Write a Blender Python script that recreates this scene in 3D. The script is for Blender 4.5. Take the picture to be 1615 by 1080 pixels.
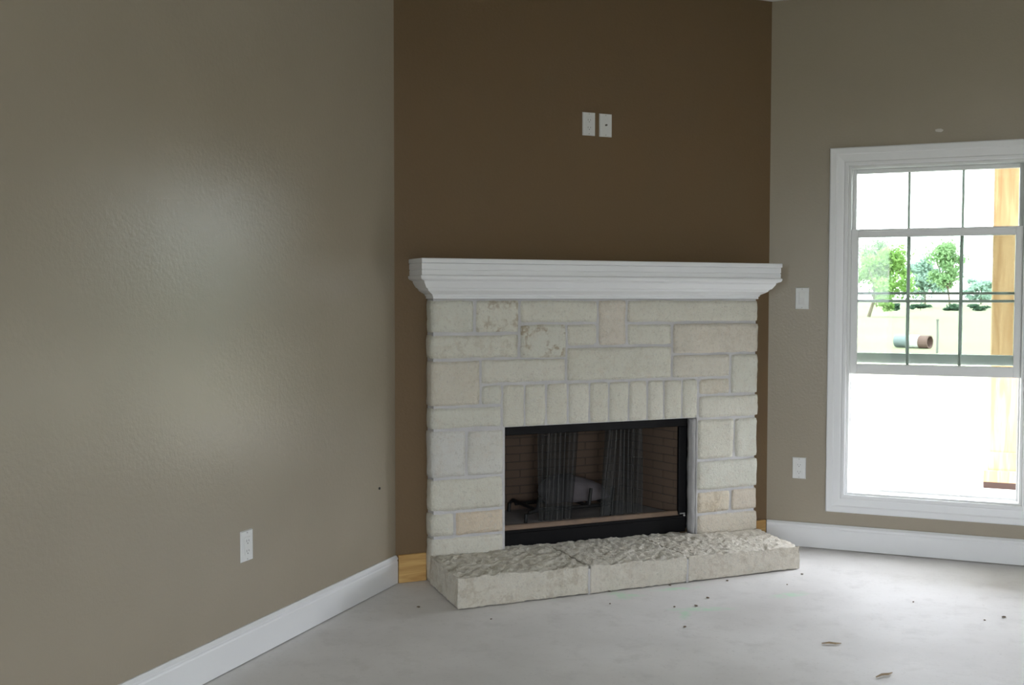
import bpy, bmesh, math, random
from mathutils import Vector, Matrix, noise
random.seed(7)
for o in list(bpy.data.objects):
    bpy.data.objects.remove(o)
S = bpy.context.scene
C = S.collection

# ---------------------------------------------------------------- camera, sky, light, exposure
A, Y1, SP = 2.3526, 4.3562, 1.4724          # left wall x=-A, corners of the diagonal wall
B = Y1 + SP                                   # right wall plane y=B
CEIL = 2.897
XR, YF = 3.9, -3.4                            # unseen side wall, wall behind the camera
YAW, PIT, ROL, FPX = 0.38569, 0.04213, 0.00102, 1684.05
fw = Vector((-math.sin(YAW) * math.cos(PIT), math.cos(YAW) * math.cos(PIT), -math.sin(PIT)))
r0 = Vector((math.cos(YAW), math.sin(YAW), 0)); u0 = r0.cross(fw)
rr = r0 * math.cos(ROL) + u0 * math.sin(ROL); uu = u0 * math.cos(ROL) - r0 * math.sin(ROL)
cd = bpy.data.cameras.new('camera'); cam = bpy.data.objects.new('camera', cd); C.objects.link(cam)
cd.sensor_width = 36; cd.lens = FPX / 1615 * 36; cd.clip_start = 0.05; cd.clip_end = 2000
cam.matrix_world = Matrix(((rr.x, uu.x, -fw.x, 0), (rr.y, uu.y, -fw.y, 0), (rr.z, uu.z, -fw.z, 1.33), (0, 0, 0, 1)))
S.camera = cam

w = bpy.data.worlds.new('overcast_sky'); S.world = w; w.use_nodes = True
bg = w.node_tree.nodes['Background']
bg.inputs['Color'].default_value = (0.92, 0.965, 1.05, 1); bg.inputs['Strength'].default_value = 20.0

S.view_settings.view_transform = 'Standard'; S.view_settings.look = 'None'
S.view_settings.gamma = 1; S.view_settings.use_curve_mapping = False
S.view_settings.exposure = 0.0

def portal(name, loc, rot, sx, sy):          # sampling aid for daylight at a modelled opening, emits nothing itself
    l = bpy.data.lights.new(name, 'AREA'); l.shape = 'RECTANGLE'; l.size = sx; l.size_y = sy
    l.cycles.is_portal = True
    o = bpy.data.objects.new(name, l); C.objects.link(o); o.location = loc; o.rotation_euler = rot
W1 = (-0.477, 0.365, 0.298, 2.013)            # window in view: x0 x1 z0 z1
W2 = (1.20, 2.25, 0.298, 2.40)                # unseen window added beyond the frame, tall and clear of the porch roof for daylight
WF = (-1.9, -0.66, 0.15, 2.35)                # glazed door in the wall behind the camera
WG = (1.60, 3.10, 0.20, 2.50)                   # wide unseen opening beside it, sized for the daylight it gives
for q in (W1, W2):
    portal('daylight_portal', ((q[0] + q[1]) / 2, B + 0.16, (q[2] + q[3]) / 2), (-math.pi / 2, 0, 0), q[1] - q[0], q[3] - q[2])
for q in (WF, WG):
    portal('daylight_portal', ((q[0] + q[1]) / 2, YF - 0.16, (q[2] + q[3]) / 2), (math.pi / 2, 0, 0), q[1] - q[0], q[3] - q[2])

# ---------------------------------------------------------------- materials
def mat(name, col, rough=0.6, bump=None, var=None, metal=0, spec=0.5):
    m = bpy.data.materials.new(name); m.use_nodes = True
    nt = m.node_tree; b = nt.nodes['Principled BSDF']
    b.inputs['Base Color'].default_value = (*col, 1); b.inputs['Roughness'].default_value = rough
    b.inputs['Metallic'].default_value = metal; b.inputs['Specular IOR Level'].default_value = spec
    tc = nt.nodes.new('ShaderNodeTexCoord')
    if var:                                   # (scale, other colour)
        n = nt.nodes.new('ShaderNodeTexNoise'); n.inputs['Scale'].default_value = var[0]; n.inputs['Detail'].default_value = 6
        nt.links.new(tc.outputs['Object'], n.inputs['Vector'])
        cr = nt.nodes.new('ShaderNodeValToRGB'); cr.color_ramp.elements[0].position = 0.35; cr.color_ramp.elements[1].position = 0.68
        cr.color_ramp.elements[0].color = (*col, 1); cr.color_ramp.elements[1].color = (*var[1], 1)
        nt.links.new(n.outputs['Fac'], cr.inputs['Fac']); nt.links.new(cr.outputs['Color'], b.inputs['Base Color'])
    if bump:                                  # (scale, strength, distance)
        n2 = nt.nodes.new('ShaderNodeTexNoise'); n2.inputs['Scale'].default_value = bump[0]; n2.inputs['Detail'].default_value = 5
        nt.links.new(tc.outputs['Object'], n2.inputs['Vector'])
        bp = nt.nodes.new('ShaderNodeBump'); bp.inputs['Strength'].default_value = bump[1]; bp.inputs['Distance'].default_value = bump[2]
        nt.links.new(n2.outputs['Fac'], bp.inputs['Height']); nt.links.new(bp.outputs['Normal'], b.inputs['Normal'])
    return m
M = {}
M['taupe'] = mat('taupe_eggshell_paint', (0.330, 0.286, 0.219), 0.27, (75, 0.22, 0.004), (3, (0.340, 0.295, 0.226)))
M['brown'] = mat('brown_eggshell_paint', (0.158, 0.100, 0.047), 0.45, (75, 0.3, 0.004), (3, (0.153, 0.1, 0.049)))
M['ceiling'] = mat('white_ceiling_texture', (0.7, 0.69, 0.66), 0.9, (60, 0.4, 0.005))
M['trim'] = mat('white_trim_paint', (0.80, 0.81, 0.82), 0.32, (30, 0.05, 0.002))
M['vinyl'] = mat('white_window_vinyl', (0.75, 0.76, 0.75), 0.35)
M['muntin'] = mat('grey_white_muntin', (0.8, 0.82, 0.8), 0.5)
M['plate'] = mat('white_plastic', (0.72, 0.73, 0.72), 0.3)
M['slot'] = mat('dark_slot', (0.22, 0.22, 0.21), 0.6)
M['coax'] = mat('coax_metal', (0.12, 0.12, 0.1), 0.4, metal=0.6)
M['screw'] = mat('screw_head', (0.45, 0.45, 0.44), 0.35, metal=0.3)
M['blackmetal'] = mat('black_metal', (0.006, 0.006, 0.007), 0.45, spec=0.22)
M['iron'] = mat('cast_iron', (0.008, 0.008, 0.008), 0.6)
M['mortar'] = mat('grey_mortar', (0.58, 0.57, 0.57), 0.95, (120, 0.5, 0.006), (14, (0.52, 0.51, 0.51)))
M['gap'] = mat('dark_joint', (0.04, 0.037, 0.033), 0.9)
M['brick'] = mat('firebrick', (0.155, 0.105, 0.072), 0.9, (60, 0.5, 0.004), (20, (0.125, 0.085, 0.06)))
M['brickmortar'] = mat('firebrick_mortar', (0.095, 0.072, 0.056), 0.95)
M['refractory'] = mat('refractory_floor', (0.30, 0.285, 0.28), 0.95, (40, 0.4, 0.006), (9, (0.24, 0.23, 0.225)))
M['lip'] = mat('tan_refractory_lip', (0.24, 0.165, 0.11), 0.8, (50, 0.4, 0.004), (12, (0.19, 0.135, 0.10)))
M['sheet'] = mat('pale_plastic_sheet', (0.36, 0.33, 0.35), 0.45, (18, 0.5, 0.01))
M['crumb'] = mat('brown_crumb', (0.16, 0.115, 0.08), 0.9)
M['splinter'] = mat('wood_splinter', (0.36, 0.27, 0.17), 0.8)
M['spackle'] = mat('spackle', (0.6, 0.56, 0.5), 0.9)
M['bark'] = mat('bark', (0.16, 0.12, 0.09), 0.95)
M['porch'] = mat('porch_concrete', (0.60, 0.585, 0.55), 0.9, (30, 0.2, 0.004), (1.5, (0.55, 0.535, 0.5)))
M['grass'] = mat('dry_grass', (0.172, 0.163, 0.09), 1.0, None, (0.12, (0.15, 0.156, 0.076)))
M['galv'] = mat('pale_galvanised', (0.14, 0.165, 0.175), 0.5)
M['rust'] = mat('rusty_brown', (0.13, 0.075, 0.065), 0.9)
M['whitepaint'] = mat('white_band', (0.6, 0.6, 0.6), 0.6)
M['stake'] = mat('grey_stake', (0.16, 0.155, 0.145), 0.9)
M['exterior'] = mat('exterior_siding', (0.5, 0.48, 0.44), 0.9)

def concrete():
    m = mat('concrete_slab', (0.5, 0.5, 0.49), 0.68, (26, 0.12, 0.004), spec=0.3); nt = m.node_tree; b = nt.nodes['Principled BSDF']
    tc = nt.nodes.new('ShaderNodeTexCoord')
    def nz(s, d, lo, hi, rough=0.55):
        n = nt.nodes.new('ShaderNodeTexNoise'); n.inputs['Scale'].default_value = s; n.inputs['Detail'].default_value = d; n.inputs['Roughness'].default_value = rough
        nt.links.new(tc.outputs['Object'], n.inputs['Vector'])
        r = nt.nodes.new('ShaderNodeMapRange'); r.inputs['From Min'].default_value = lo; r.inputs['From Max'].default_value = hi
        nt.links.new(n.outputs['Fac'], r.inputs['Value']); return r.outputs['Result']
    def mix(f, a, c2, k=1.0):
        x = nt.nodes.new('ShaderNodeMix'); x.data_type = 'RGBA'
        if k != 1.0:
            mm = nt.nodes.new('ShaderNodeMath'); mm.operation = 'MULTIPLY'; mm.inputs[1].default_value = k; nt.links.new(f, mm.inputs[0]); f = mm.outputs[0]
        nt.links.new(f, x.inputs['Factor'])
        if isinstance(a, tuple): x.inputs['A'].default_value = (*a, 1)
        else: nt.links.new(a, x.inputs['A'])
        x.inputs['B'].default_value = (*c2, 1); return x.outputs['Result']
    c = mix(nz(1.1, 5, 0.35, 0.65), (0.80, 0.785, 0.775), (0.65, 0.632, 0.615))
    c = mix(nz(7, 8, 0.52, 0.75, 0.7), c, (0.56, 0.545, 0.525), 0.6)
    c = mix(nz(55, 4, 0.60, 0.78), c, (0.48, 0.455, 0.43), 0.45)
    # faint green chalk strokes: a few fixed smears on the slab in front of the hearth
    geo = nt.nodes.new('ShaderNodeNewGeometry')
    acc = None
    for (x0, y0, x1, y1, wd) in GREEN:
        sub = nt.nodes.new('ShaderNodeVectorMath'); sub.operation = 'SUBTRACT'; sub.inputs[1].default_value = ((x0 + x1) / 2, (y0 + y1) / 2, 0)
        nt.links.new(geo.outputs['Position'], sub.inputs[0])
        rot = nt.nodes.new('ShaderNodeVectorRotate'); rot.rotation_type = 'Z_AXIS'; rot.inputs['Angle'].default_value = -math.atan2(y1 - y0, x1 - x0)
        nt.links.new(sub.outputs[0], rot.inputs['Vector'])
        sc = nt.nodes.new('ShaderNodeVectorMath'); sc.operation = 'MULTIPLY'; sc.inputs[1].default_value = (2 / math.hypot(x1 - x0, y1 - y0), 1 / wd, 0)
        nt.links.new(rot.outputs[0], sc.inputs[0])
        ln = nt.nodes.new('ShaderNodeVectorMath'); ln.operation = 'LENGTH'; nt.links.new(sc.outputs[0], ln.inputs[0])
        r = nt.nodes.new('ShaderNodeMapRange'); r.inputs['From Min'].default_value = 1.15; r.inputs['From Max'].default_value = 0.2
        nt.links.new(ln.outputs['Value'], r.inputs['Value'])
        if acc is None: acc = r.outputs['Result']
        else:
            mx = nt.nodes.new('ShaderNodeMath'); mx.operation = 'MAXIMUM'; nt.links.new(acc, mx.inputs[0]); nt.links.new(r.outputs['Result'], mx.inputs[1]); acc = mx.outputs[0]
    ml = nt.nodes.new('ShaderNodeMath'); ml.operation = 'MULTIPLY'; nt.links.new(acc, ml.inputs[0]); nt.links.new(nz(24, 4, 0.34, 0.52), ml.inputs[1])
    c = mix(ml.outputs[0], c, (0.52, 0.78, 0.57), 0.65)
    nt.links.new(c, b.inputs['Base Color'])
    return m
GREEN = [(-1.38, 4.62, -1.28, 4.50, 0.05), (-1.22, 4.68, -1.02, 4.84, 0.03), (-1.08, 4.42, -0.80, 4.56, 0.035),
         (-0.98, 4.30, -1.02, 4.50, 0.03), (-0.70, 4.78, -0.55, 4.93, 0.04), (-1.38, 4.55, -1.22, 4.60, 0.03)]
M['concrete'] = concrete()

def limestone(name, pit):
    m = mat(name, (0.62, 0.6, 0.5), 0.85); nt = m.node_tree; b = nt.nodes['Principled BSDF']
    tc = nt.nodes.new('ShaderNodeTexCoord'); oi = nt.nodes.new('ShaderNodeObjectInfo')
    def noi(s, d, rg=0.6, vec=None):
        n = nt.nodes.new('ShaderNodeTexNoise'); n.inputs['Scale'].default_value = s; n.inputs['Detail'].default_value = d; n.inputs['Roughness'].default_value = rg
        nt.links.new(vec or tc.outputs['Object'], n.inputs['Vector']); return n.outputs['Fac']
    def rng(f, lo, hi):
        r = nt.nodes.new('ShaderNodeMapRange'); r.inputs['From Min'].default_value = lo; r.inputs['From Max'].default_value = hi
        nt.links.new(f, r.inputs['Value']); return r.outputs['Result']
    def mul(f, g):
        x = nt.nodes.new('ShaderNodeMath'); x.operation = 'MULTIPLY'; nt.links.new(f, x.inputs[0])
        if isinstance(g, float): x.inputs[1].default_value = g
        else: nt.links.new(g, x.inputs[1])
        return x.outputs[0]
    def mix(f, a, c2):
        x = nt.nodes.new('ShaderNodeMix'); x.data_type = 'RGBA'; nt.links.new(f, x.inputs['Factor'])
        nt.links.new(a, x.inputs['A']); x.inputs['B'].default_value = (*c2, 1); return x.outputs['Result']
    base = oi.outputs['Color']
    c = mix(mul(rng(noi(9, 5), 0.45, 0.72), 0.45), base, (0.62, 0.595, 0.51))
    c = mix(mul(rng(noi(24, 6, 0.7), 0.50, 0.72), 0.40), c, (0.64, 0.55, 0.45))
    c = mix(mul(rng(noi(80, 4, 0.7), 0.54, 0.72), 0.55), c, (0.45, 0.425, 0.37))
    c = mix(mul(rng(noi(60, 4, 0.7), 0.56, 0.70), 0.50), c, (0.74, 0.73, 0.68))
    vein = nt.nodes.new('ShaderNodeMath'); vein.operation = 'SUBTRACT'; vein.inputs[1].default_value = 0.5; nt.links.new(noi(17, 3, 0.6), vein.inputs[0])
    va = nt.nodes.new('ShaderNodeMath'); va.operation = 'ABSOLUTE'; nt.links.new(vein.outputs[0], va.inputs[0])
    st = mul(mul(rng(va.outputs[0], 0.085, 0.02), rng(noi(11, 3), 0.46, 0.56)), oi.outputs['Alpha'])      # brown veins, amount per stone
    c = mix(st, c, (0.34, 0.25, 0.14))
    nt.links.new(c, b.inputs['Base Color'])
    ad = nt.nodes.new('ShaderNodeMath'); ad.operation = 'ADD'
    nt.links.new(noi(42, 7, 0.72), ad.inputs[0]); nt.links.new(mul(noi(150, 4), 0.4), ad.inputs[1])
    bp = nt.nodes.new('ShaderNodeBump'); bp.inputs['Strength'].default_value = pit; bp.inputs['Distance'].default_value = 0.012
    nt.links.new(ad.outputs[0], bp.inputs['Height']); nt.links.new(bp.outputs['Normal'], b.inputs['Normal'])
    return m
M['stone'] = limestone('cream_limestone', 0.8)
M['hearth'] = limestone('chopped_limestone', 1.0)

def wood(name, c1, c2, axis, scale=6.0, rough=0.6):
    m = mat(name, c1, rough); nt = m.node_tree; b = nt.nodes['Principled BSDF']
    tc = nt.nodes.new('ShaderNodeTexCoord'); mp = nt.nodes.new('ShaderNodeMapping')
    sc = [scale * 4] * 3; sc[axis] = scale * 0.35; mp.inputs['Scale'].default_value = sc
    nt.links.new(tc.outputs['Object'], mp.inputs['Vector'])
    n = nt.nodes.new('ShaderNodeTexNoise'); n.inputs['Scale'].default_value = 1.0; n.inputs['Detail'].default_value = 4; n.inputs['Distortion'].default_value = 1.2
    nt.links.new(mp.outputs[0], n.inputs['Vector'])
    cr = nt.nodes.new('ShaderNodeValToRGB'); cr.color_ramp.elements[0].position = 0.36; cr.color_ramp.elements[1].position = 0.62
    cr.color_ramp.elements[0].color = (*c1, 1); cr.color_ramp.elements[1].color = (*c2, 1)
    nt.links.new(n.outputs['Fac'], cr.inputs['Fac']); nt.links.new(cr.outputs['Color'], b.inputs['Base Color'])
    return m
M['pine'] = wood('raw_pine', (0.62, 0.40, 0.15), (0.42, 0.235, 0.07), 0, 8, 0.5)
M['cedar'] = wood('cedar', (0.50, 0.315, 0.17), (0.37, 0.205, 0.095), 2, 5, 0.8)
M['wetcedar'] = mat('damp_cedar', (0.03, 0.012, 0.007), 0.7)

def glass(name, tint):
    m = bpy.data.materials.new(name); m.use_nodes = True; nt = m.node_tree; nt.nodes.clear()
    out = nt.nodes.new('ShaderNodeOutputMaterial'); t = nt.nodes.new('ShaderNodeBsdfTransparent'); t.inputs['Color'].default_value = (*tint, 1)
    g = nt.nodes.new('ShaderNodeBsdfGlossy'); g.inputs['Roughness'].default_value = 0.02
    fr = nt.nodes.new('ShaderNodeFresnel'); fr.inputs['IOR'].default_value = 1.45
    mx = nt.nodes.new('ShaderNodeMixShader'); nt.links.new(fr.outputs[0], mx.inputs[0]); nt.links.new(t.outputs[0], mx.inputs[1]); nt.links.new(g.outputs[0], mx.inputs[2])
    nt.links.new(mx.outputs[0], out.inputs[0]); return m
M['glass'] = glass('low_e_glass', (0.74, 0.775, 0.75))

M['tintglass'] = glass('tinted_door_glass', (0.62, 0.64, 0.63))  # unseen rear door pane, tint added to dim its daylight and reflection
def meshcloth():
    m = bpy.data.materials.new('black_wire_mesh'); m.use_nodes = True; nt = m.node_tree; nt.nodes.clear()
    out = nt.nodes.new('ShaderNodeOutputMaterial'); t = nt.nodes.new('ShaderNodeBsdfTransparent')
    d = nt.nodes.new('ShaderNodeBsdfPrincipled'); d.inputs['Base Color'].default_value = (0.017, 0.0185, 0.018, 1); d.inputs['Roughness'].default_value = 0.55
    mx = nt.nodes.new('ShaderNodeMixShader'); mx.inputs[0].default_value = 0.72
    nt.links.new(t.outputs[0], mx.inputs[1]); nt.links.new(d.outputs[0], mx.inputs[2]); nt.links.new(mx.outputs[0], out.inputs[0]); return m
M['meshcloth'] = meshcloth()

def leaf(name, c1, c2):
    m = mat(name, c1, 0.8, None, (0.6, c2), spec=0.2); nt = m.node_tree; b = nt.nodes['Principled BSDF']
    out = nt.nodes['Material Output']; tr = nt.nodes.new('ShaderNodeBsdfTranslucent'); mx = nt.nodes.new('ShaderNodeMixShader'); mx.inputs[0].default_value = 0.45
    nt.links.new(b.inputs['Base Color'].links[0].from_socket, tr.inputs['Color'])
    nt.links.new(b.outputs[0], mx.inputs[1]); nt.links.new(tr.outputs[0], mx.inputs[2]); nt.links.new(mx.outputs[0], out.inputs[0]); return m
M['leaf'] = leaf('fresh_green_leaf', (0.20, 0.345, 0.09), (0.26, 0.40, 0.12))
M['leaf_pale_haze'] = leaf('hazed_pale_leaf', (0.23, 0.36, 0.17), (0.29, 0.42, 0.21))  # distance haze put into the leaf colour as paleness
M['leaf_blue_haze'] = leaf('hazed_bluish_leaf', (0.34, 0.45, 0.38), (0.30, 0.41, 0.34))  # bluish pale tint stands in for haze over far trees
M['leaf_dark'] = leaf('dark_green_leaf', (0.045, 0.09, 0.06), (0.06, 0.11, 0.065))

# ---------------------------------------------------------------- helpers
def obj(name, bm, m, parent=None, smooth=False):
    me = bpy.data.meshes.new(name)
    if not isinstance(bm, bpy.types.Mesh):
        bmesh.ops.recalc_face_normals(bm, faces=bm.faces[:]); bm.to_mesh(me); bm.free()
    else: me = bm
    if smooth:
        for p in me.polygons: p.use_smooth = True
    if m and not me.materials: me.materials.append(M[m])
    o = bpy.data.objects.new(name, me); C.objects.link(o)
    if parent: o.parent = parent
    return o
def thing(name, label, cat, loc=(0, 0, 0), rz=0.0, group=None):
    o = bpy.data.objects.new(name, None); C.objects.link(o); o.empty_display_size = 0.1
    o.location = loc; o.rotation_euler = (0, 0, rz); o['label'] = label; o['category'] = cat
    if group: o['group'] = group
    return o
def tag(o, label, cat, group=None):
    o['label'] = label; o['category'] = cat
    if group: o['group'] = group
    return o
def struct(o, label=None, cat=None):
    o['kind'] = 'structure'
    if label: o['label'] = label
    if cat: o['category'] = cat
    return o
def box(bm, x0, x1, y0, y1, z0, z1, bev=0.0):
    r = bmesh.ops.create_cube(bm, size=1)
    for v in r['verts']:
        v.co = Vector(((x0 + x1) / 2 + v.co.x * (x1 - x0), (y0 + y1) / 2 + v.co.y * (y1 - y0), (z0 + z1) / 2 + v.co.z * (z1 - z0)))
    if bev:
        es = list({e for v in r['verts'] for e in v.link_edges})
        bmesh.ops.bevel(bm, geom=es, offset=bev, segments=1, affect='EDGES')
    return bm
def bx(*a, **k): return box(bmesh.new(), *a, **k)
def prism(bm, prof, frm, to):                 # prof: list of 3D-offset functions evaluated at both ends
    a = [bm.verts.new(frm(p)) for p in prof]; b = [bm.verts.new(to(p)) for p in prof]
    n = len(prof)
    for i in range(n): bm.faces.new((a[i], a[(i + 1) % n], b[(i + 1) % n], b[i]))
    bm.faces.new(a); bm.faces.new(b[::-1]); return bm
def tube(bm, pts, r, n=8):
    pts = [Vector(p) for p in pts]; rings = []
    for i, p in enumerate(pts):
        d = (pts[min(i + 1, len(pts) - 1)] - pts[max(i - 1, 0)]).normalized()
        a = d.orthogonal().normalized() if abs(d.z) > 0.9 else d.cross(Vector((0, 0, 1))).normalized(); b = d.cross(a)
        ri = r[i] if isinstance(r, (list, tuple)) else r
        rings.append([bm.verts.new(p + (a * math.cos(t) + b * math.sin(t)) * ri) for t in [2 * math.pi * k / n for k in range(n)]])
    for i in range(len(rings) - 1):
        for k in range(n): bm.faces.new((rings[i][k], rings[i][(k + 1) % n], rings[i + 1][(k + 1) % n], rings[i + 1][k]))
    bm.faces.new(rings[0][::-1]); bm.faces.new(rings[-1]); return bm
def rough_box(x0, x1, y0, y1, z0, z1, step, rad, disp, warp=None):   # rounded box lattice, every vertex moved by disp(p, normal)
    bm = bmesh.new(); n = [max(2, round((b - a) / step)) for a, b in ((x0, x1), (y0, y1), (z0, z1))]
    lo = Vector((x0, y0, z0)); hi = Vector((x1, y1, z1)); vs = {}
    def V(i, j, k):
        if (i, j, k) not in vs:
            p = Vector((lo[0] + (hi[0] - lo[0]) * i / n[0], lo[1] + (hi[1] - lo[1]) * j / n[1], lo[2] + (hi[2] - lo[2]) * k / n[2]))
            q = Vector([min(max(p[a], lo[a] + rad), hi[a] - rad) for a in range(3)])
            d = p - q
            nn = d.normalized() if d.length > 1e-9 else Vector((0, 0, 0))
            p = q + nn * rad
            p = p + disp(p, nn)
            if warp: p = warp(p)
            vs[(i, j, k)] = bm.verts.new(p)
        return vs[(i, j, k)]
    X, Y, Z = n
    for i in range(X):
        for j in range(Y):
            bm.faces.new((V(i, j, 0), V(i, j + 1, 0), V(i + 1, j + 1, 0), V(i + 1, j, 0)))
            bm.faces.new((V(i, j, Z), V(i + 1, j, Z), V(i + 1, j + 1, Z), V(i, j + 1, Z)))
        for k in range(Z):
            bm.faces.new((V(i, 0, k), V(i + 1, 0, k), V(i + 1, 0, k + 1), V(i, 0, k + 1)))
            bm.faces.new((V(i, Y, k), V(i, Y, k + 1), V(i + 1, Y, k + 1), V(i + 1, Y, k)))
    for j in range(Y):
        for k in range(Z):
            bm.faces.new((V(0, j, k), V(0, j, k + 1), V(0, j + 1, k + 1), V(0, j + 1, k)))
            bm.faces.new((V(X, j, k), V(X, j + 1, k), V(X, j + 1, k + 1), V(X, j, k + 1)))
    return bm
def wall_mesh(us, zs, hole, f, th):           # wall with openings: f(u, z, depth) -> point
    bm = bmesh.new(); cache = {}
    def V(i, k, d):
        if (i, k, d) not in cache: cache[(i, k, d)] = bm.verts.new(f(us[i], zs[k], th * d))
        return cache[(i, k, d)]
    solid = lambda i, k: 0 <= i < len(us) - 1 and 0 <= k < len(zs) - 1 and not hole((us[i] + us[i + 1]) / 2, (zs[k] + zs[k + 1]) / 2)
    for i in range(len(us) - 1):
        for k in range(len(zs) - 1):
            if not solid(i, k): continue
            for d in (0, 1): bm.faces.new((V(i, k, d), V(i + 1, k, d), V(i + 1, k + 1, d), V(i, k + 1, d)))
            for (di, dk, a, b) in ((-1, 0, (i, k), (i, k + 1)), (1, 0, (i + 1, k), (i + 1, k + 1)), (0, -1, (i, k), (i + 1, k)), (0, 1, (i, k + 1), (i + 1, k + 1))):
                if not solid(i + di, k + dk): bm.faces.new((V(*a, 0), V(*b, 0), V(*b, 1), V(*a, 1)))
    return bm
def inside(q): return lambda u, z: q[0] < u < q[1] and q[2] < z < q[3]
DI = math.radians(45)
P0 = Vector((-A, Y1, 0))                      # foot of the left corner; local x runs along the diagonal wall, local -y into the room

# ---------------------------------------------------------------- the room
struct(obj('floor', bx(-A - 0.3, XR + 0.2, YF - 0.2, B + 0.13, -0.12, 0.0), 'concrete'))
struct(obj('ceiling', bx(-A - 0.3, XR + 0.2, YF - 0.2, B + 0.13, CEIL, CEIL + 0.12), 'ceiling'))
struct(obj('wall_left', bx(-A - 0.14, -A, YF, B + 0.13, 0, CEIL), 'taupe'))
L = SP * 2 ** 0.5
hb = struct(obj('wall_back', wall_mesh([-0.0, 0.47, 1.61, L], [0, 0.125, 0.745, CEIL], inside((0.47, 1.61, 0.125, 0.745)), lambda u, z, d: (u, d, z), 0.1), 'brown'))
hb.location = P0; hb.rotation_euler = (0, 0, DI)
XC = -A + SP
struct(obj('wall_right', wall_mesh([-A, W1[0], W1[1], W2[0], W2[1], XR], [0, W1[2], W1[3], W2[3], CEIL],
       lambda u, z: inside(W1)(u, z) or inside(W2)(u, z), lambda u, z, d: (u, B + d, z), 0.13), 'taupe'))
struct(obj('wall_side', bx(XR, XR + 0.14, YF, B, 0, CEIL), 'taupe'))
struct(obj('wall_front', wall_mesh([-A, WF[0], WF[1], WG[0], WG[1], XR], [0, WF[2], WG[2], WF[3], WG[3], CEIL], lambda u, z: inside(WF)(u, z) or inside(WG)(u, z), lambda u, z, d: (u, YF - d, z), 0.13), 'taupe'))

BASE = [(0, 0.004), (0.015, 0.004), (0.015, 0.104), (0.0125, 0.108), (0.0125, 0.112), (0.0155, 0.115), (0.0155, 0.121), (0.011, 0.126), (0.006, 0.1325), (0, 0.1325)]
def baseboard(name, a, b, out, m, prof=BASE, parent=None):
    a = Vector(a); b = Vector(b); out = Vector(out)
    return struct(obj(name, prism(bmesh.new(), prof, lambda p: a + out * p[0] + Vector((0, 0, p[1])), lambda p: b + out * p[0] + Vector((0, 0, p[1]))), m))
baseboard('baseboard_left', (-A, YF, 0), (-A, Y1 - 0.004, 0), (1, 0, 0), 'trim')
baseboard('baseboard_right', (XC + 0.004, B, 0), (XR, B, 0), (0, -1, 0), 'trim')
D = Vector((1, 1, 0)) / 2 ** 0.5; N = Vector((1, -1, 0)) / 2 ** 0.5
PINE = [(0, 0.002), (0.012, 0.002), (0.012, 0.129), (0.009, 0.132), (0, 0.132)]
for (t0, t1) in ((0.012, 0.146), (1.955, L - 0.012)):
    o = struct(obj('baseboard_back', prism(bmesh.new(), PINE, lambda p: (t0, -p[0], p[1]), lambda p: (t1, -p[0], p[1])), 'pine'))
    o.location = P0; o.rotation_euler = (0, 0, DI)

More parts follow.
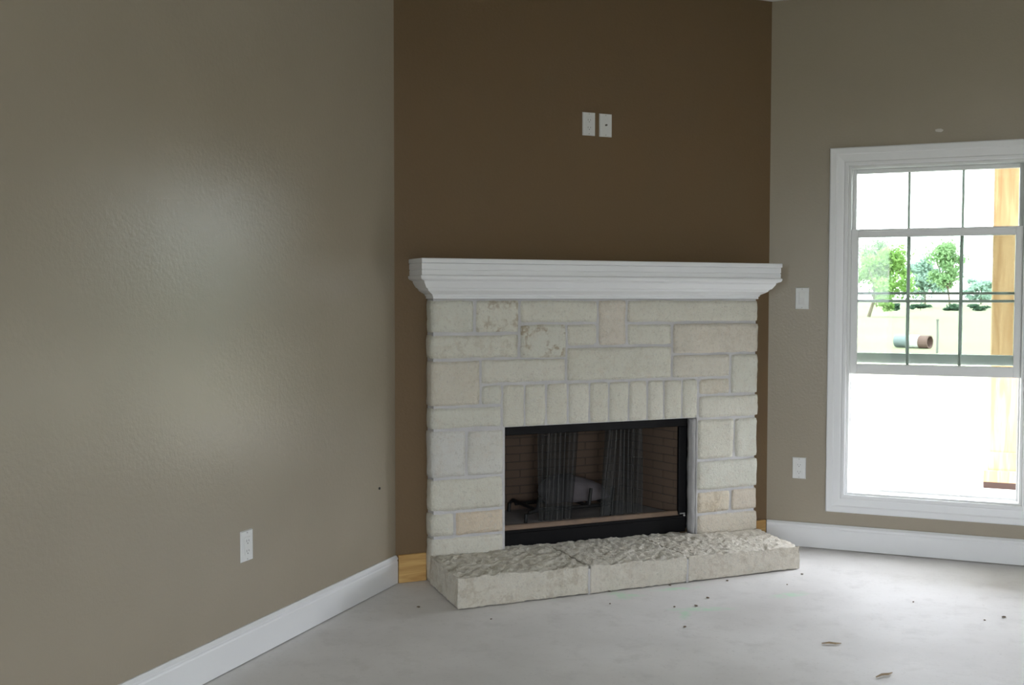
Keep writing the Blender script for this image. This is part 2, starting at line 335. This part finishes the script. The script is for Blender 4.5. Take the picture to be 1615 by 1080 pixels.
# ---------------------------------------------------------------- windows
def window(name, q, full=True):
    x0, x1, z0, z1 = q
    w = bpy.data.objects.new(name, None); C.objects.link(w); w.location = ((x0 + x1) / 2, B, z0); w['kind'] = 'structure'
    hw = (x1 - x0) / 2; h = z1 - z0; g = hw
    # picture-frame casing: four mitred lengths of moulding (offset outwards, proud of the wall)
    prof = [(0, 0), (0, 0.011), (0.006, 0.014), (0.018, 0.014), (0.022, 0.011), (0.03, 0.0125), (0.058, 0.0155), (0.064, 0.019), (0.090, 0.019), (0.095, 0.015), (0.095, 0)]
    cs = [(-hw, 0), (hw, 0), (hw, h), (-hw, h)]; sg = [(-1, -1), (1, -1), (1, 1), (-1, 1)]
    for i in range(4):
        j = (i + 1) % 4
        c = lambda k: (lambda p: (cs[k][0] + sg[k][0] * p[0], -p[1], cs[k][1] + sg[k][1] * p[0]))
        obj('casing', prism(bmesh.new(), prof, c(i), c(j)), 'trim', w)
    # vinyl frame lining the opening
    f = bmesh.new(); T = 0.014
    box(f, -hw, -hw + T, 0.004, 0.125, 0, h); box(f, hw - T, hw, 0.004, 0.125, 0, h)
    box(f, -hw + T, hw - T, 0.004, 0.125, h - 0.012, h); box(f, -hw + T, hw - T, 0.004, 0.125, 0, 0.010)
    for s in (-1, 1): box(f, *sorted((s * (hw - T), s * (hw - T - 0.009))), 0.066, 0.074, 0.010, h - 0.012)   # track fin between the two sashes
    box(f, -hw + T, hw - T, 0.098, 0.104, 0.010, 0.020)
    obj('window_frame', f, 'vinyl', w)
    def sash(nm, ya, yb, za, zb, rb, rt, st, rows, out):
        s = thing_part(nm, w)
        a = hw - out
        obj('stile', bx(-a, -a + st, ya, yb, za, zb, bev=0.002), 'vinyl', s); obj('stile', bx(a - st, a, ya, yb, za, zb, bev=0.002), 'vinyl', s)
        obj('bottom_rail', bx(-a + st, a - st, ya, yb, za, za + rb, bev=0.002), 'vinyl', s)
        t = bx(-a + st, a - st, ya, yb, zb - rt, zb, bev=0.002)
        if rows == 2: box(t, -a + st, a - st, ya - 0.006, yb, zb - 0.012, zb - 0.002, bev=0.002)
        obj('top_rail', t, 'vinyl', s)
        gx0, gx1, gz0, gz1 = -a + st, a - st, za + rb, zb - rt; ym = (ya + yb) / 2
        obj('pane', bx(gx0, gx1, ym - 0.003, ym + 0.003, gz0, gz1), 'glass', s)
        for k in (1, 2):
            xm = gx0 + (gx1 - gx0) * k / 3
            obj('muntin', bx(xm - 0.007, xm + 0.007, ym + 0.004, ym + 0.011, gz0, gz1, bev=0.002), 'muntin', s)
        for k in range(1, rows):
            zm = gz0 + (gz1 - gz0) * k / rows
            obj('muntin', bx(gx0, gx1, ym + 0.0035, ym + 0.0115, zm - 0.007, zm + 0.007, bev=0.002), 'muntin', s)
        return s
    sash('upper_sash', 0.076, 0.104, 0.989 - 0.298, h - 0.012, 0.052, 0.022, 0.022, 3, 0.012)
    sash('lower_sash', 0.034, 0.064, (0.931 if full else 0.31) - 0.298, (1.687 if full else 1.06) - 0.298, 0.053, 0.043, 0.036, 2, 0.013)
    return w
def thing_part(nm, parent):
    o = bpy.data.objects.new(nm, None); C.objects.link(o); o.parent = parent; return o
dw = bpy.data.objects.new('door_1', None); C.objects.link(dw); dw.location = ((WF[0] + WF[1]) / 2, YF, WF[2]); dw['kind'] = 'structure'
dh = (WF[1] - WF[0]) / 2; dz = WF[3] - WF[2]; f = bmesh.new()
for q in ((-dh, -dh + 0.05, 0, dz), (dh - 0.05, dh, 0, dz), (-dh + 0.05, dh - 0.05, dz - 0.05, dz), (-dh + 0.05, dh - 0.05, 0, 0.12)): box(f, q[0], q[1], -0.09, -0.04, q[2], q[3])
obj('door_frame', f, 'vinyl', dw); obj('pane', bx(-dh + 0.05, dh - 0.05, -0.068, -0.062, 0.12, dz - 0.05), 'tintglass', dw)
window('window_1', W1)
window('added_window_2', W2)  # out of view, added to bring more daylight onto floor and hearth

# ---------------------------------------------------------------- stone surround
sur = thing('stone_surround', 'cream limestone fireplace surround with grey mortar joints in the diagonal corner', 'fireplace', P0, DI)
OP = (0.508, 1.576, 0.125, 0.711)             # firebox opening
mo = wall_mesh([0.158, OP[0] + 0.006, OP[1] + 0.004, 1.936], [0.0, OP[3] + 0.004, 1.322], inside((OP[0] + 0.006, OP[1] + 0.004, -0.2, OP[3] + 0.004)), lambda u, z, d: (u, -0.001 - d, z), 0.086)
obj('mortar', mo, 'mortar', sur)
ST = [(.149, .361, 1.161, 1.322, 0), (.361, .588, 1.161, 1.322, .5), (.148, .588, 1.041, 1.161, .22), (.588, 1.006, 1.205, 1.322, .0), (.588, .835, 1.036, 1.205, .68),
      (.835, 1.006, 1.090, 1.205, .0), (1.006, 1.166, 1.092, 1.322, .1), (1.166, 1.946, 1.203, 1.322, .05), (1.166, 1.429, 1.089, 1.203, 0), (1.429, 1.948, 1.042, 1.203, .12),
      (.834, 1.429, .920, 1.090, .1), (1.429, 1.779, .918, 1.042, .05), (1.779, 1.949, .828, 1.042, 0), (1.586, 1.779, .828, .918, .25), (1.586, 1.950, .708, .828, .0),
      (.148, .390, .822, 1.041, .05), (.390, .834, .922, 1.041, 0), (.390, .500, .822, .922, 0), (.148, .500, .716, .822, 0), (.147, .320, .490, .716, 0), (.320, .508, .490, .711, 0),
      (.147, .508, .332, .490, .05), (.146, .260, .215, .332, 0), (.260, .508, .215, .332, .1), (.146, .508, .0, .215, .0),
      (1.579, 1.807, .493, .708, .05), (1.807, 1.949, .493, .708, 0), (1.579, 1.951, .334, .493, 0), (1.580, 1.788, .214, .334, .35), (1.788, 1.952, .214, .334, .1), (1.580, 1.954, .0, .214, .05)]
SX = [.500, .615, .728, .845, .961, 1.069, 1.181, 1.285, 1.383, 1.488, 1.584]
WARM = {9: (0.706, 0.653, 0.556), 6: (0.717, 0.658, 0.567), 15: (0.696, 0.653, 0.556), 23: (0.738, 0.631, 0.492), 28: (0.738, 0.653, 0.514), 29: (0.706, 0.631, 0.524), 30: (0.706, 0.642, 0.535), 11: (0.706, 0.669, 0.583), 13: (0.696, 0.642, 0.535), 19: (0.696, 0.690, 0.653), 20: (0.706, 0.696, 0.642)}
for i, (a, b) in enumerate(zip(SX[:-1], SX[1:])): ST.append((a, b, .712, .918, 0))
for i, (a, b, c, d, stain) in enumerate(ST):
    off = Vector((i * 3.7, i * 1.9, i * 5.3)); face = 0.0935 + random.uniform(-0.003, 0.004)
    gp = 0.0028 if i >= 31 else 0.0048
    gl = 0 if a < .15 else gp; gr = 0 if b > 1.94 else gp
    def disp(p, n):
        q = p + off
        v = Vector((noise.noise(q * 14), 0, noise.noise(q * 14 + Vector((9, 9, 9))))) * 0.0035
        k = noise.noise(q * 11) * 0.5 + abs(noise.noise(q * 26)) * 0.6 + noise.noise(q * 55) * 0.25
        v += n * k * (0.0055 if i < 31 else 0.004)
        return v
    edge = a < .15 or b > 1.94
    o = obj('stone', rough_box(a + gl, b - gr, -face, -0.004 if edge else -0.05, c + gp, d - gp, 0.021, 0.011, disp), 'stone', sur, True)
    base = WARM.get(i) or random.choice([(.72, .705, .61), (.705, .70, .615), (.74, .72, .63), (.71, .69, .595)])
    o.color = (*base, stain)
# smeared grey mortar on the right return of the opening
def dm(p, n): return n * noise.noise(p * 30) * 0.004 + Vector((noise.noise(p * 18), 0, 0)) * 0.004
obj('mortar_return', rough_box(1.569, 1.580, -0.080, -0.014, 0.112, 0.708, 0.02, 0.003, dm), 'mortar', sur, True)

# ---------------------------------------------------------------- hearth
he = thing('stone_hearth', 'low raised hearth of three rough chopped limestone slabs under the firebox', 'hearth', P0, DI)
for i, (a, b) in enumerate(((.135, .7475), (.7485, 1.2615), (1.2625, 1.925))):
    off = Vector((i * 7.1, 3.3, i * 2.2))
    def disp(p, n):
        q = p + off
        qs = Vector((q.x * 0.8 + q.y * 0.6, q.y * 0.8 - q.x * 0.6, q.z))
        k = noise.noise(q * 7) * 0.4 + (0.35 - abs(noise.noise(Vector((qs.x * 15, qs.y * 34, qs.z * 20))))) * 1.1 + (0.3 - abs(noise.noise(q * 33))) * 0.8 + noise.noise(q * 60) * 0.3
        top = max(0, n.z)
        side = 1 - top
        return n * (k * (0.015 * top + 0.006 * side) - 0.007) + Vector((noise.noise(q * 9), noise.noise(q * 9 + Vector((5, 5, 5))), 0)) * 0.003
    def warp(p):
        f = (p.x - .12) / 1.8
        e = -p.y
        if p.x < .3: p.x += (.3 - p.x) / .165 * (-0.02) * (e / .52)
        if p.x > 1.75: p.x += (p.x - 1.75) / .175 * (0.045 - 0.065 * e / .52)
        p.z *= (0.136 - 0.024 * f) / 0.13
        return p
    o = obj('hearth_slab', rough_box(a, b, -0.521, -0.095, 0.0, 0.135, 0.0095, 0.005, disp, warp), 'hearth', he, True)
    o.color = ((.77, .73, .63), (.78, .735, .64), (.79, .735, .635))[i] + ((.26, .16, .2)[i],)
    if i == 0: hd, hw_ = disp, warp
for t in (0.748, 1.262):
    obj('mortar_joint', bx(t - 0.006, t + 0.006, -0.512, -0.10, 0.0, 0.116 - 0.012 * (t - 0.7)), 'mortar', he)
o = obj('hearth_slab', rough_box(0.516, 1.566, -0.112, -0.013, 0.0, 0.131, 0.0095, 0.005, hd, hw_), 'hearth', he, True); o.color = (.78, .74, .65, .1)
# ---------------------------------------------------------------- mantel
mt = thing('mantel', 'white painted crown moulding mantel on top of the limestone surround', 'mantel', P0, DI)
U = [(0.155, 0.0), (0.155, 0.105), (1.932, 0.105), (1.932, 0.0)]
def sweep(prof):
    bm = bmesh.new(); rows = []
    for k, (t, e) in enumerate(U):
        sx = -1 if k < 2 else 1; se = 1 if k in (1, 2) else 0
        rows.append([bm.verts.new((t + sx * o_, -(e + se * o_) if k in (1, 2) else -0.001, z)) for o_, z in prof])
    n = len(prof)
    for r in range(3):
        for i in range(n): bm.faces.new((rows[r][i], rows[r][(i + 1) % n], rows[r + 1][(i + 1) % n], rows[r + 1][i]))
    bm.faces.new(rows[0]); bm.faces.new(rows[-1][::-1]); return bm
cove = [(-0.02, 1.3235), (0.004, 1.3235), (0.004, 1.334), (0.009, 1.3365), (0.009, 1.341), (0.014, 1.346)]
for k in range(1, 8):
    f = k / 8
    if k == 4: cove.append((0.0425, 1.3685)); cove.append((0.0455, 1.3690)); cove.append((0.0455, 1.3715)); continue
    cove.append((0.014 + 0.052 * f + 0.006 * math.sin(f * math.pi), 1.346 + 0.050 * f - 0.004 * math.sin(f * math.pi)))
cove += [(0.068, 1.398), (0.068, 1.404), (0.074, 1.406)]
for k in range(0, 6):
    f = k / 5 * math.pi / 2; cove.append((0.076 + 0.014 * math.sin(f), 1.422 - 0.014 * math.cos(f)))
cove += [(0.090, 1.428), (0.085, 1.430), (-0.02, 1.430)]
obj('crown_molding', sweep(cove), 'trim', mt)
obj('fascia', sweep([(-0.02, 1.4305), (0.084, 1.4305), (0.0845, 1.452), (0.082, 1.4535), (0.082, 1.456), (0.085, 1.458), (0.085, 1.482), (0.083, 1.484), (-0.02, 1.484)]), 'trim', mt)
obj('shelf', bx(U[0][0] - 0.088, U[2][0] + 0.088, -(0.105 + 0.095), -0.001, 1.4845, 1.506, bev=0.003), 'trim', mt)

# ---------------------------------------------------------------- firebox
fb = thing('firebox', 'black metal firebox insert with a brick lining set in the limestone surround', 'fireplace insert', P0, DI)
BZ0, BZ1 = 0.205, 0.735
bk = ((0.545, 0.0), (0.655, 0.42), (1.43, 0.42), (1.535, 0.0))       # plan of the lining: front left, back left, back right, front right (y away from room)
sh = bmesh.new()
box(sh, 0.475, 0.485, 0.012, 0.50, 0.13, 0.74); box(sh, 1.595, 1.605, 0.012, 0.50, 0.13, 0.74); box(sh, 0.485, 1.595, 0.49, 0.50, 0.13, 0.74)
box(sh, 0.485, 1.595, 0.012, 0.49, 0.73, 0.74); box(sh, 0.485, 1.595, 0.012, 0.49, 0.13, 0.14)
obj('shell', sh, 'blackmetal', fb)
obj('hearth_pan', bx(0.52, 1.56, 0.03, 0.44, 0.142, BZ0, bev=0.004), 'refractory', fb)
obj('front_lip', bx(0.512, 1.568, 0.000, 0.032, 0.192, 0.221, bev=0.006), 'lip', fb)
brick_me = bpy.data.meshes.new('brick'); bmb = bx(-0.5, 0.5, -0.5, 0.5, -0.5, 0.5); 
bmesh.ops.bevel(bmb, geom=bmb.edges[:], offset=0.06, segments=1, affect='EDGES'); bmesh.ops.recalc_face_normals(bmb, faces=bmb.faces[:]); bmb.to_mesh(brick_me); bmb.free(); brick_me.materials.append(M['brick'])
def panel(nm, a, b):
    a = Vector((*a, 0)); b = Vector((*b, 0)); d = (b - a); ln = d.length
    p = thing_part(nm, fb); p.location = a; p.rotation_euler = (0, 0, math.atan2(d.y, d.x))
    obj('mortar_bed', bx(0, ln, 0.004, 0.03, BZ0, BZ1 - 0.006), 'brickmortar', p)
    ch = 0.0425; bl = 0.155; k = 0; z = BZ0 + 0.002
    while z + ch < BZ1:
        x = -bl / 2 if k % 2 else 0
        while x < ln - 0.01:
            xa = max(x, 0); xb = min(x + bl, ln)
            if xb - xa > 0.02:
                o = bpy.data.objects.new('brick', brick_me); C.objects.link(o); o.parent = p
                o.location = ((xa + xb) / 2, 0.005 + random.uniform(-.0012, .0012), z + ch / 2); o.scale = (xb - xa - 0.006, 0.012, ch - 0.006)
            x += bl
        z += ch; k += 1
panel('side_panel', bk[0], bk[1]); panel('back_panel', bk[1], bk[2]); panel('side_panel', bk[2], bk[3])
obj('smoke_shelf', bx(0.52, 1.56, 0.03, 0.44, 0.70, 0.728), 'blackmetal', fb)
fr = bmesh.new(); y0, y1 = -0.0115, 0.010
obj('top_bar', bx(0.512, 1.570, y0, y1, 0.664, 0.708, bev=0.003), 'blackmetal', fb)
obj('side_bar', bx(0.512, 0.545, y0, y1, 0.202, 0.664, bev=0.003), 'blackmetal', fb)
obj('side_bar', bx(1.524, 1.568, y0, y1, 0.202, 0.664, bev=0.003), 'blackmetal', fb)
lp = bx(0.512, 1.568, -0.010, 0.010, 0.112, 0.188, bev=0.003); box(lp, 0.512, 1.568, -0.018, 0.012, 0.186, 0.200, bev=0.004)
obj('bottom_panel', lp, 'blackmetal', fb)
cl = bmesh.new(); box(cl, 1.528, 1.560, -0.016, -0.0115, 0.206, 0.213, bev=0.002); box(cl, 1.548, 1.560, -0.018, -0.0115, 0.190, 0.204, bev=0.002)
o = obj('corner_clip', cl, 'screw', fb); o['label'] = 'small bright clip at the lower right corner of the black frame'
obj('curtain_rod', tube(bmesh.new(), [(0.55, 0.03, 0.664), (1.52, 0.03, 0.664)], 0.005), 'blackmetal', fb)
def curtain(ta, tb, ba, bb, ph):
    bm = bmesh.new(); nx, nz = 96, 12; rows = []
    for k in range(nz + 1):
        f = k / nz; r = []
        for i in range(nx + 1):
            u = i / nx; x = (ba + (bb - ba) * u) * (1 - f) + (ta + (tb - ta) * u) * f
            y = 0.030 + 0.011 * math.sin(2 * math.pi * 7.3 * u + ph + 1.6 * math.sin(7 * u + 1.5 * f + ph)) * (0.45 + 0.3 * f + 0.4 * math.sin(11 * u + ph) ** 2) + 0.004 * math.sin(9 * u + 3 * f)
            r.append(bm.verts.new((x, y, 0.224 + (0.668 - 0.224) * f)))
        rows.append(r)
    for k in range(nz):
        for i in range(nx): bm.faces.new((rows[k][i], rows[k][i + 1], rows[k + 1][i + 1], rows[k + 1][i]))
    o = obj('mesh_curtain', bm, 'meshcloth', fb, True)
    return o
curtain(0.742, 0.960, 0.746, 0.925, 0.0)
curtain(1.120, 1.328, 1.085, 1.328, 1.3)

# ---------------------------------------------------------------- log grate and sheet inside the firebox
gr = thing('log_grate', 'black iron log grate standing inside the dark firebox', 'fire grate', P0 + Vector((0, 0, 0)), DI)
RB = 0.009
for (t, zt) in ((0.766, 0.330), (1.055, 0.357), (1.180, 0.352)):
    s = 0.0 if t < 1.1 else 0.0
    obj('bar', tube(bmesh.new(), [(t + 0.008, 0.088, zt), (t, 0.092, 0.276), (t - 0.002, 0.11, 0.267), (t - 0.012, 0.385, 0.267)], RB, 6), 'iron', gr)
obj('cross_rail', tube(bmesh.new(), [(0.755, 0.105, 0.262), (1.190, 0.105, 0.262)], RB, 6), 'iron', gr)
obj('cross_rail', tube(bmesh.new(), [(0.745, 0.330, 0.258), (1.180, 0.330, 0.258)], RB, 6), 'iron', gr)
for (xa, ya, xb, yb) in ((0.766, 0.105, 0.706, 0.095), (1.180, 0.105, 1.178, 0.098), (0.752, 0.385, 0.740, 0.392), (1.168, 0.385, 1.20, 0.392)):
    obj('leg', tube(bmesh.new(), [(xa, ya, 0.262), (xa * .25 + xb * .75, ya * .25 + yb * .75, 0.256), (xb, yb, 0.250), (xb - 0.004, yb, 0.2065)], RB, 6), 'iron', gr)
bm = bmesh.new(); nx, nz = 20, 12; rows = []
for k in range(nz + 1):
    f = k / nz; r = []
    for i in range(nx + 1):
        u = i / nx
        hw = 0.19 * (1 - 0.45 * max(0, f - 0.45) ** 1.2 / 0.55)
        x = 1.035 + (u - 0.5) * 2 * hw - 0.03 * f
        y = 0.17 + 0.14 * f + 0.012 * noise.noise(Vector((u * 4, f * 4, 0)))
        z = 0.277 + 0.125 * math.sin(f * 1.45) * (1 - 0.25 * (2 * u - 1) ** 2) + 0.008 * noise.noise(Vector((u * 5, f * 5, 4)))
        r.append(bm.verts.new((x, y, z)))
    rows.append(r)
for k in range(nz):
    for i in range(nx): bm.faces.new((rows[k][i], rows[k][i + 1], rows[k + 1][i + 1], rows[k + 1][i]))
bmesh.ops.solidify(bm, geom=bm.faces[:], thickness=0.003)
o = tag(obj('plastic_sheet', bm, 'sheet', None, True), 'pale crumpled sheet resting on the black grate in the firebox', 'sheet'); o.location = P0; o.rotation_euler = (0, 0, DI)

# ---------------------------------------------------------------- wall plates
def plate(name, label, cat, kind, loc, rz):
    p = thing(name, label, cat, loc, rz)
    bm = bmesh.new(); prism(bm, [(-.035, -.057), (.035, -.057), (.035, .057), (-.035, .057)], lambda q: (q[0], -0.0005, q[1]), lambda q: (q[0] * .93, -0.0065, q[1] * .956))
    obj('face_plate', bm, 'plate', p)
    if kind in ('outlet', 'rocker'):
        obj('insert', bx(-.0165, .0165, -.0085, -.006, -.0335, .0335, bev=0.001), 'plate', p)
    if kind == 'outlet':
        for s in (-1, 1):
            sl = bmesh.new(); zc = s * 0.0185
            box(sl, -.0075, -.0055, -.0092, -.0084, zc - .004, zc + .005); box(sl, .0055, .0075, -.0092, -.0084, zc - .003, zc + .004)
            box(sl, -.002, .002, -.0092, -.0084, zc - .011, zc - .007)
            obj('socket', sl, 'slot', p)
    if kind == 'rocker':
        bm = bmesh.new(); prism(bm, [(-.0085, .029), (-.0125, 0), (-.0085, -.029), (-.0085, -.029 - 1e-4)], lambda q: (-.0135, q[0], q[1]), lambda q: (.0135, q[0], q[1])); obj('rocker', bm, 'plate', p)
    if kind == 'coax':
        obj('connector', tube(bmesh.new(), [(0, -.006, 0), (0, -.016, 0)], 0.0048, 6), 'coax', p)
    for s in (-1, 1):
        obj('screw', tube(bmesh.new(), [(0, -.006, s * .0485), (0, -.0078, s * .0485)], 0.0028, 8), 'screw', p)
    return p
def on_diag(t, z): v = P0 + D * t; return (v.x, v.y, z)
plate('wall_outlet', 'white outlet plate on the brown wall, left of the cable plate', 'outlet', 'outlet', on_diag(0.996, 2.185), DI)
plate('cable_plate', 'white plate with one dark cable connector on the brown wall', 'wall plate', 'coax', on_diag(1.089, 2.184), DI)
plate('light_switch', 'white rocker light switch left of the window at mantel height', 'switch', 'rocker', (-0.706, B, 1.3265), 0)
plate('wall_outlet', 'white outlet low on the taupe wall between fireplace and window', 'outlet', 'outlet', (-0.711, B, 0.4225), 0)
plate('wall_outlet', 'white outlet low on the large left taupe wall', 'outlet', 'outlet', (-A, 3.214, 0.4245), -math.pi / 2 + math.pi)

# ---------------------------------------------------------------- small marks and litter
tag(obj('wall_plug', tube(bmesh.new(), [(-A, 4.205, 0.47), (-A + 0.004, 4.205, 0.47)], 0.006, 8), 'iron'), 'tiny dark plug in the left wall near the brown corner', 'wall plug')
def blob(r, seed):
    bm = bmesh.new(); bmesh.ops.create_icosphere(bm, subdivisions=1, radius=1)
    for v in bm.verts:
        k = 1 + 0.4 * noise.noise(v.co * 1.7 + Vector((seed, seed, 0))); v.co = Vector((v.co.x * r * k, v.co.y * r * k * 0.7, (v.co.z * 0.5 + 0.5) * r * 0.8))
    return bm
bl = tag(obj('spackle_dab', bm_ := blob(0.02, 3), 'spackle'), 'pale dab of filler on the wall just above the window casing', 'filler dab')
bl.rotation_euler = (math.pi / 2, 0, 0); bl.scale = (1.2, 0.7, 0.2); bl.location = (-0.045, B, 2.172)
CR = [(-2.075, 4.048, .009, 'brown crumb on the concrete left of the hearth, below the raw pine board'),
      (-1.72, 4.01, .006, 'tiny brown crumb on the concrete just off the left front corner of the hearth'),
      (-1.62, 4.40, .008, 'brown crumb against the foot of the left hearth slab'),
      (-1.39, 4.60, .008, 'brown crumb against the hearth foot, near the left slab joint'),
      (-1.33, 4.41, .006, 'small brown crumb beside the left green chalk smear'),
      (-1.16, 4.80, .007, 'brown crumb against the foot of the middle hearth slab'),
      (-1.06, 4.47, .007, 'flat brown crumb in the middle of the green chalk marks'),
      (-0.976, 4.519, .009, 'largest brown crumb among the green chalk marks before the hearth'),
      (-0.955, 4.211, .008, 'lone brown crumb on the concrete in front of the green chalk marks'),
      (-0.955, 4.66, .009, 'brown crumb halfway between the green chalk marks and the hearth'),
      (-0.93, 4.98, .008, 'brown crumb by the hearth foot, near the right slab joint'),
      (-0.66, 5.02, .006, 'small brown crumb before the right hearth slab'),
      (-0.62, 5.24, .006, 'tiny brown crumb by the right end of the hearth'),
      (-0.11, 4.94, .006, 'tiny brown crumb in the bright patch of concrete before the window'),
      (0.17, 4.77, .006, 'smaller of the two brown crumbs at the right edge of the floor'),
      (0.245, 4.842, .010, 'larger of the two brown crumbs at the right edge of the floor')]
for i, (x, y, r, lab) in enumerate(CR):
    o = tag(obj('crumb', blob(r, i * 2.3), 'crumb'), lab, 'debris', 'crumbs scattered on the concrete floor')
    o.location = (x, y, 0.0); o.rotation_euler = (0, 0, i * 1.3)
def splinter(x, y, ln, rz, label):
    bm = tube(bmesh.new(), [(-ln / 2, 0, 0.004), (-ln * .1, 0.004, 0.006), (ln * .2, -0.002, 0.005), (ln / 2, 0.003, 0.004)], [.002, .0042, .004, .0015], 5)
    o = tag(obj('splinter', bm, 'splinter'), label, 'wood splinter'); o.location = (x, y, 0); o.rotation_euler = (0, 0, rz)
splinter(-0.385, 4.215, 0.075, 0.35, 'tan wood splinter on the concrete, farther one from the camera')
splinter(-0.178, 3.930, 0.085, 0.9, 'tan wood splinter lying nearest the bottom edge of the floor')

# ---------------------------------------------------------------- outside
struct(obj('ground', bx(-400, 400, -400, 900, -0.5, -0.30), 'grass'))
struct(obj('porch_slab', bx(-7, 7, B + 0.131, 9.6, -0.29, -0.10), 'porch'))
struct(obj('porch_roof', bx(-7, 0.72, B + 0.131, 9.5, 2.75, 2.9), 'exterior'))
struct(obj('porch_beam', bx(-7, 0.60, 8.79, 8.98, 2.48, 2.749), 'cedar'))
po = thing('porch_post', 'square cedar porch post with stepped base trim seen through the window', 'post', (0.424, 8.885, -0.10))
obj('shaft', bx(-0.1, 0.1, -0.1, 0.1, 0.0, 2.579, bev=0.006), 'cedar', po)
tr_ = bx(-0.114, 0.114, -0.114, 0.114, 0.13, 0.272, bev=0.004); obj('upper_base_trim', tr_, 'cedar', po)
obj('lower_base_trim', bx(-0.14, 0.14, -0.14, 0.14, 0.045, 0.135, bev=0.004), 'cedar', po)
o = obj('damp_foot', bx(-0.139, 0.139, -0.139, 0.139, 0.0, 0.046), 'wetcedar', po); o['label'] = 'dark damp foot of the post base'

def foliage(cx, cz, rx, rz_, n, size, seed, lumps=9):
    rnd = random.Random(seed); bm = bmesh.new(); L_ = []
    for _ in range(lumps):
        a = rnd.uniform(0, 6.28); zz = rnd.uniform(-0.85, 0.85); rr_ = rnd.uniform(0.1, 0.85) * math.sqrt(1 - zz * zz * 0.8)
        L_.append((Vector((math.cos(a) * rr_ * rx, math.sin(a) * rr_ * rx, cz + zz * rz_)), rnd.uniform(0.14, 0.34)))
    for _ in range(n):
        c, s = rnd.choice(L_)
        d = Vector((rnd.gauss(0, 0.62), rnd.gauss(0, 0.62), rnd.gauss(0, 0.5)))
        p = c + Vector((d.x * rx * s, d.y * rx * s, d.z * rz_ * s))
        u = Vector((rnd.gauss(0, 1), rnd.gauss(0, 1), rnd.gauss(0, 1))).normalized(); v = u.orthogonal().normalized(); k = size * rnd.uniform(0.6, 1.3)
        bm.faces.new([bm.verts.new(p + q) for q in (u * k, v * k * .6, -u * k, -v * k * .6)])
    return bm
def tree(label, x, y, h, rx, zc, rz_, m, n, size, seed, lean=0.0):
    t = thing('tree', label, 'tree', (x, y, -0.30))
    bm = bmesh.new(); rnd = random.Random(seed)
    tube(bm, [(0, 0, 0), (lean * .4, 0, zc * .45), (lean, 0, zc)], [.16, .12, .07], 7)
    for k in range(4):
        a = k * 1.57 + rnd.random(); tube(bm, [(lean * .4, 0, zc * .45), (lean + math.cos(a) * rx * .35, math.sin(a) * rx * .35, zc * .9), (lean + math.cos(a) * rx * .6, math.sin(a) * rx * .6, zc + rz_ * .4)], [.09, .06, .03], 6)
    obj('trunk', bm, 'bark', t)
    f = obj('foliage', foliage(0, zc, rx, rz_, n, size, seed, 24), m, t); f['kind'] = 'stuff'; f.location.x = lean
    return t
tree('bright green tree standing nearest the house at the left of the window', -6.1, 96, 7.2, 2.7, 3.1, 2.6, 'leaf', 4200, 0.17, 11, 1.0)
tree('leafy green tree in the middle of the window view with airy crown', 0.6, 172, 9.5, 3.1, 6.4, 3.3, 'leaf_pale_haze', 3600, 0.27, 5, -0.8)
tree('haze-tinted bluish green tree partly behind the middle tree on its left', -3.2, 190, 8.5, 3.8, 4.8, 3.6, 'leaf_blue_haze', 3200, 0.3, 8)
tree('far haze-tinted pale tree beside the cedar post in the window view', 8.3, 300, 7, 4.2, 3.7, 2.7, 'leaf_blue_haze', 2200, 0.42, 21)
tree('far haze-tinted pale tree rising at the left window edge behind the bright green tree', -12.0, 210, 10, 4.5, 7.6, 4.6, 'leaf_pale_haze', 2600, 0.36, 31)
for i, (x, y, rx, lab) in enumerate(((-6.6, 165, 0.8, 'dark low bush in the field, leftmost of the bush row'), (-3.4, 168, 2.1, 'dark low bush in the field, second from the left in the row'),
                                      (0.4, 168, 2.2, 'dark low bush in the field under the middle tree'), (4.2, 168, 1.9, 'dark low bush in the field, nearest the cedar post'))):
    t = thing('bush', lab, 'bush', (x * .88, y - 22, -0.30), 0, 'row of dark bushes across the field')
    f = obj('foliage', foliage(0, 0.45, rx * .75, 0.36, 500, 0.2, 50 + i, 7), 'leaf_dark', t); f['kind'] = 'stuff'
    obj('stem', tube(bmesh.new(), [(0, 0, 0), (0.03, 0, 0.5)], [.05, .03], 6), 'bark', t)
pp = thing('field_pipe', 'pale pipe with a rusty brown open end lying in the field', 'pipe', (-0.98, 37, -0.30), math.radians(-28))
bm = bmesh.new(); pts = []; rad = []
for k in range(25): pts.append((-0.58 + k * 0.0355, 0, 0.215)); rad.append(0.2 + (0.01 if k % 2 else 0))
obj('pipe_body', tube(bm, pts, rad, 20), 'galv', pp, True)
obj('white_band', tube(bmesh.new(), [(-0.10, 0, 0.215), (0.30, 0, 0.215)], 0.212, 20), 'whitepaint', pp, True)
bm = bmesh.new(); n = 20
R_ = [(0.27, 0.213), (0.60, 0.213), (0.60, 0.18), (0.32, 0.17)]
rings = [[bm.verts.new((x, math.cos(2 * math.pi * k / n) * r, 0.215 + math.sin(2 * math.pi * k / n) * r)) for k in range(n)] for x, r in R_]
for i in range(3):
    for k in range(n): bm.faces.new((rings[i][k], rings[i][(k + 1) % n], rings[i + 1][(k + 1) % n], rings[i + 1][k]))
bm.faces.new(rings[-1])
obj('open_end', bm, 'rust', pp)
st = thing('field_stake', 'thin grey stake standing upright in the field beyond the porch', 'stake', (-0.22, 34, -0.30))
obj('stake_shaft', tube(bmesh.new(), [(0, 0, 0), (0.01, 0, 0.5), (0, 0, 0.97)], [.035, .032, .03], 7), 'stake', st)
obj('stake_cap', tube(bmesh.new(), [(0, 0, 0.95), (0, 0, 1.0)], [.045, .042], 7), 'stake', st)
